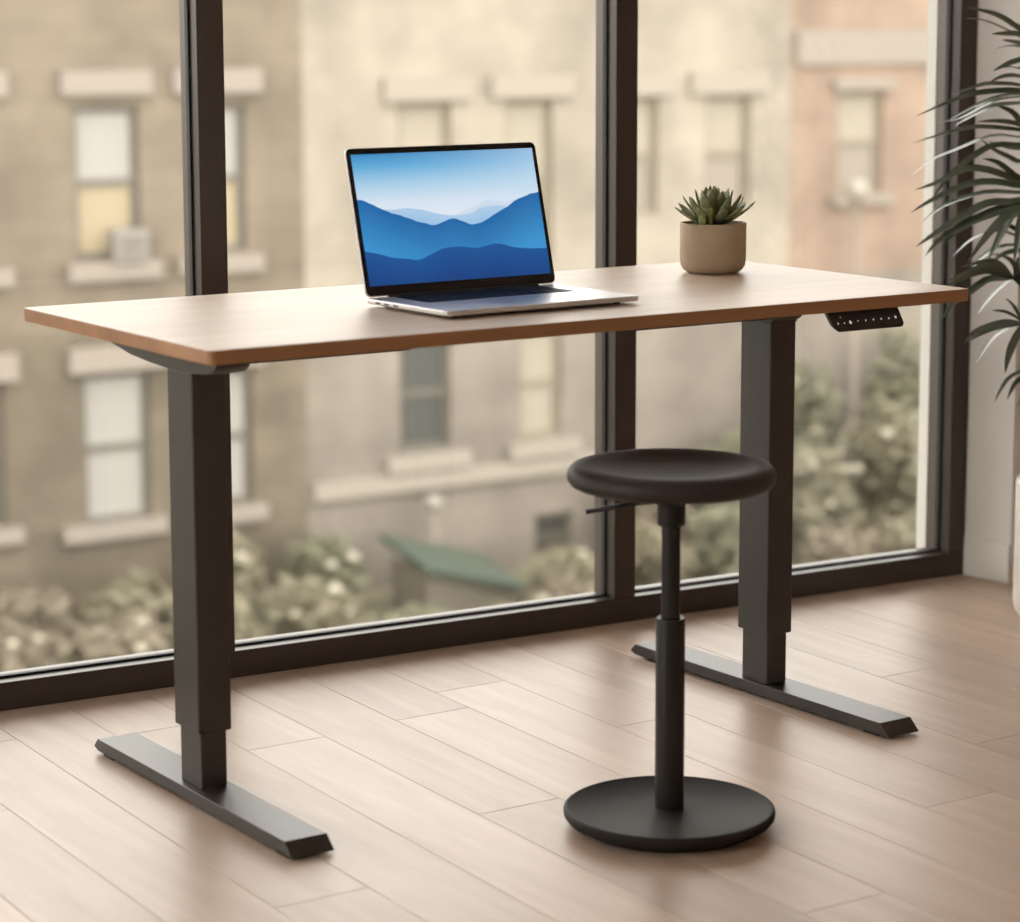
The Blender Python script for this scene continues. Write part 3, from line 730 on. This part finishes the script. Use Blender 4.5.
# green lean-to roof by the basement
awn = tag(empty('garden_shed', (11.66, 17.85, GZ)), 'low garden shed with a sloping green roof before the cream house', 'shed')
bm = bmesh.new()
rv = [bm.verts.new(p) for p in ((-.58, -.45, .50), (.62, -.45, .16), (.62, .40, .34), (-.58, .40, .68))]
rw = [bm.verts.new(v.co+Vector((0, 0, .06))) for v in rv]
bm.faces.new(rv); bm.faces.new(rw)
for i in range(4): bm.faces.new((rv[i], rv[(i+1) % 4], rw[(i+1) % 4], rw[i]))
obj('roof', bm, mat('green_roof', (.05, .066, .05), .6), awn)
bm = bmesh.new(); prism(bm, [(-.50, 0), (.55, 0), (.55, .21), (-.50, .50)], 'y', -.36, .30)
obj('walls', bm, mat('shed_board', (.12, .105, .08), .8), awn)

# street lamps with white globes
globe_m = mat('globe_glass', (.27, .245, .21), .5)
lamp_m = mat('lamp_post_grey', (.19, .16, .13), .6)
def street_lamp(x, y, ztop, label, r=.09):
    root = tag(empty('street_lamp', (x, y, GZ)), label, 'lamp')
    h = ztop-GZ
    b_ = bmesh.new(); lathe(b_, [(0, 0), (.07, 0), (.07, .12), (.035, .2), (.028, h-r), (0, h-r)], 20); obj('post', b_, lamp_m, root, smooth=True)
    b_ = bmesh.new(); bmesh.ops.create_uvsphere(b_, u_segments=24, v_segments=14, radius=r, matrix=Matrix.Translation((0, 0, h))); obj('globe', b_, globe_m, root, smooth=True)
street_lamp(11.99, 18.70, -3.72, 'street lamp with a white globe before the cream house', .085)
street_lamp(17.42, 18.45, -.73, 'tall pale street lamp with a globe before the pink house', .13)

# shrubs: every shrub a thing, its blossoms parts
LEAFM = [mat('shrub_olive', (.130, .115, .072), .7, var=(.17, .15, .10), var_scale=4), mat('shrub_green', (.105, .108, .065), .7, var=(.145, .138, .088), var_scale=4), mat('shrub_straw', (.17, .138, .10), .8, var=(.135, .115, .08), var_scale=4)]
blossom_m = mat('white_blossom', (.36, .33, .26), .7)
sh = random.Random(21)
def shrub_mesh(rx_, rz_, n_, seed, leaf=.09):
    r_ = random.Random(seed); b_ = bmesh.new()
    for i in range(n_):
        while True:
            p = Vector((r_.uniform(-1, 1), r_.uniform(-1, 1), r_.uniform(-1, 1)))
            if .35 < p.length < 1: break
        k = 1+.18*sin(5*p.x+seed)+.15*cos(6*p.z+seed*2)
        c_ = Vector((p.x*rx_*k, p.y*rx_*k, rz_+p.z*rz_*k))
        if c_.z < 0: c_.z = -c_.z*.3
        a = Vector((r_.uniform(-1, 1), r_.uniform(-1, 1), r_.uniform(-1, 1))).normalized()
        s = a.orthogonal().normalized()
        L_ = leaf*r_.uniform(.7, 1.4); W_ = L_*.45
        b_.faces.new([b_.verts.new(c_+d_) for d_ in (-a*L_, s*W_, a*L_, -s*W_)])
    return b_
def shrub(x, y, rx_, hh, m_, label, nb, group='garden shrubs', n_=520, seed=1):
    root = tag(empty('garden_shrub', (x, y, GZ)), label, 'shrub', group)
    obj('foliage', shrub_mesh(rx_, hh/2, n_, seed), LEAFM[m_], root)
    b_ = bmesh.new(); tube(b_, [(0, 0, 0), (.03, .02, hh*.35), (-.02, .03, hh*.7)], .035, 7, .015); obj('stem', b_, stem_brown, root)
    r_ = random.Random(seed+99); first = None
    for i in range(nb):
        a = r_.uniform(0, 2*pi); el = r_.uniform(-.1, 1.1)
        p = Vector((cos(a)*cos(el)*rx_, -abs(sin(a))*cos(el)*rx_, hh/2+sin(el)*hh/2*1.02))
        if first is None:
            b_ = bmesh.new(); bmesh.ops.create_icosphere(b_, subdivisions=2, radius=1)
            for vv in b_.verts: vv.co *= 1+.25*sin(9*vv.co.x)*cos(8*vv.co.y)*cos(7*vv.co.z)
            first = obj('blossom', b_, blossom_m, root, smooth=True); o = first
        else:
            o = first.copy(); C.objects.link(o); o.parent = root
        s = r_.uniform(.035, .075); o.location = p; o.scale = (s, s, s*.8)
SHRUBS = [
    # x, y, radius, height, leaf colour, blossoms, label
    (6.75, 17.3, .40, .62, 2, 2, 'brown shrub at the far left edge, low against the window rail'),
    (7.35, 18.35, .40, .60, 2, 1, 'straw shrub close to the tan house wall at the far left'),
    (7.75, 17.2, .40, .52, 2, 3, 'low straw shrub with pale flowers, left of the left desk leg'),
    (8.45, 18.35, .40, .62, 0, 1, 'olive shrub under the sill of the lower white-blind sash window'),
    (8.75, 17.25, .40, .55, 0, 2, 'low olive shrub half hidden by the left desk leg'),
    (9.42, 18.35, .38, .95, 0, 1, 'taller olive shrub just right of the left desk leg, by the wall'),
    (9.75, 17.3, .40, .60, 0, 4, 'flowering olive shrub low behind the window rail, under the house corner'),
    (10.47, 18.35, .36, .75, 1, 2, 'green shrub at the corner where tan and cream house meet'),
    (10.30, 16.4, .36, .40, 1, 5, 'low green shrub full of white flowers, left of the globe lamp'),
    (11.20, 16.2, .36, .36, 0, 4, 'low flowering shrub in front of the green-roofed shed'),
    (12.10, 16.5, .36, .38, 2, 1, 'low straw shrub right of the green-roofed shed'),
    (12.75, 17.5, .38, .50, 0, 1, 'small olive shrub left of the middle mullion'),
    (13.75, 17.3, .40, .65, 0, 2, 'olive shrub just right of the middle mullion'),
    (14.50, 18.35, .42, .95, 2, 1, 'straw shrub at the wall behind the stool column'),
    (14.72, 17.2, .40, .80, 1, 2, 'green shrub left of the right desk leg'),
    (15.60, 18.4, .44, 1.35, 1, 1, 'tall green shrub by the wall, left of the right desk leg'),
    (15.90, 17.35, .44, 1.3, 0, 3, 'tall olive shrub just right of the right desk leg'),
    (16.65, 18.4, .46, 1.9, 1, 2, 'tall green shrub at the house wall, below the control panel'),
    (16.95, 17.35, .46, 1.75, 0, 4, 'tall flowering olive shrub, in front of the pale lamp post'),
    (18.05, 18.3, .48, 2.2, 1, 2, 'tallest green shrub, just left of the window jamb'),
    (15.30, 16.2, .40, .62, 2, 1, 'low straw shrub in front of the tall shrubs'),
    (16.30, 16.1, .42, .72, 0, 2, 'low olive shrub at the lower right corner of the last pane'),
]
for i, (x, y, r_, h_, m_, nb, lab) in enumerate(SHRUBS):
    shrub(x, y, r_, h_, m_, lab, nb, n_=int(700*max(1, h_)), seed=i+3)
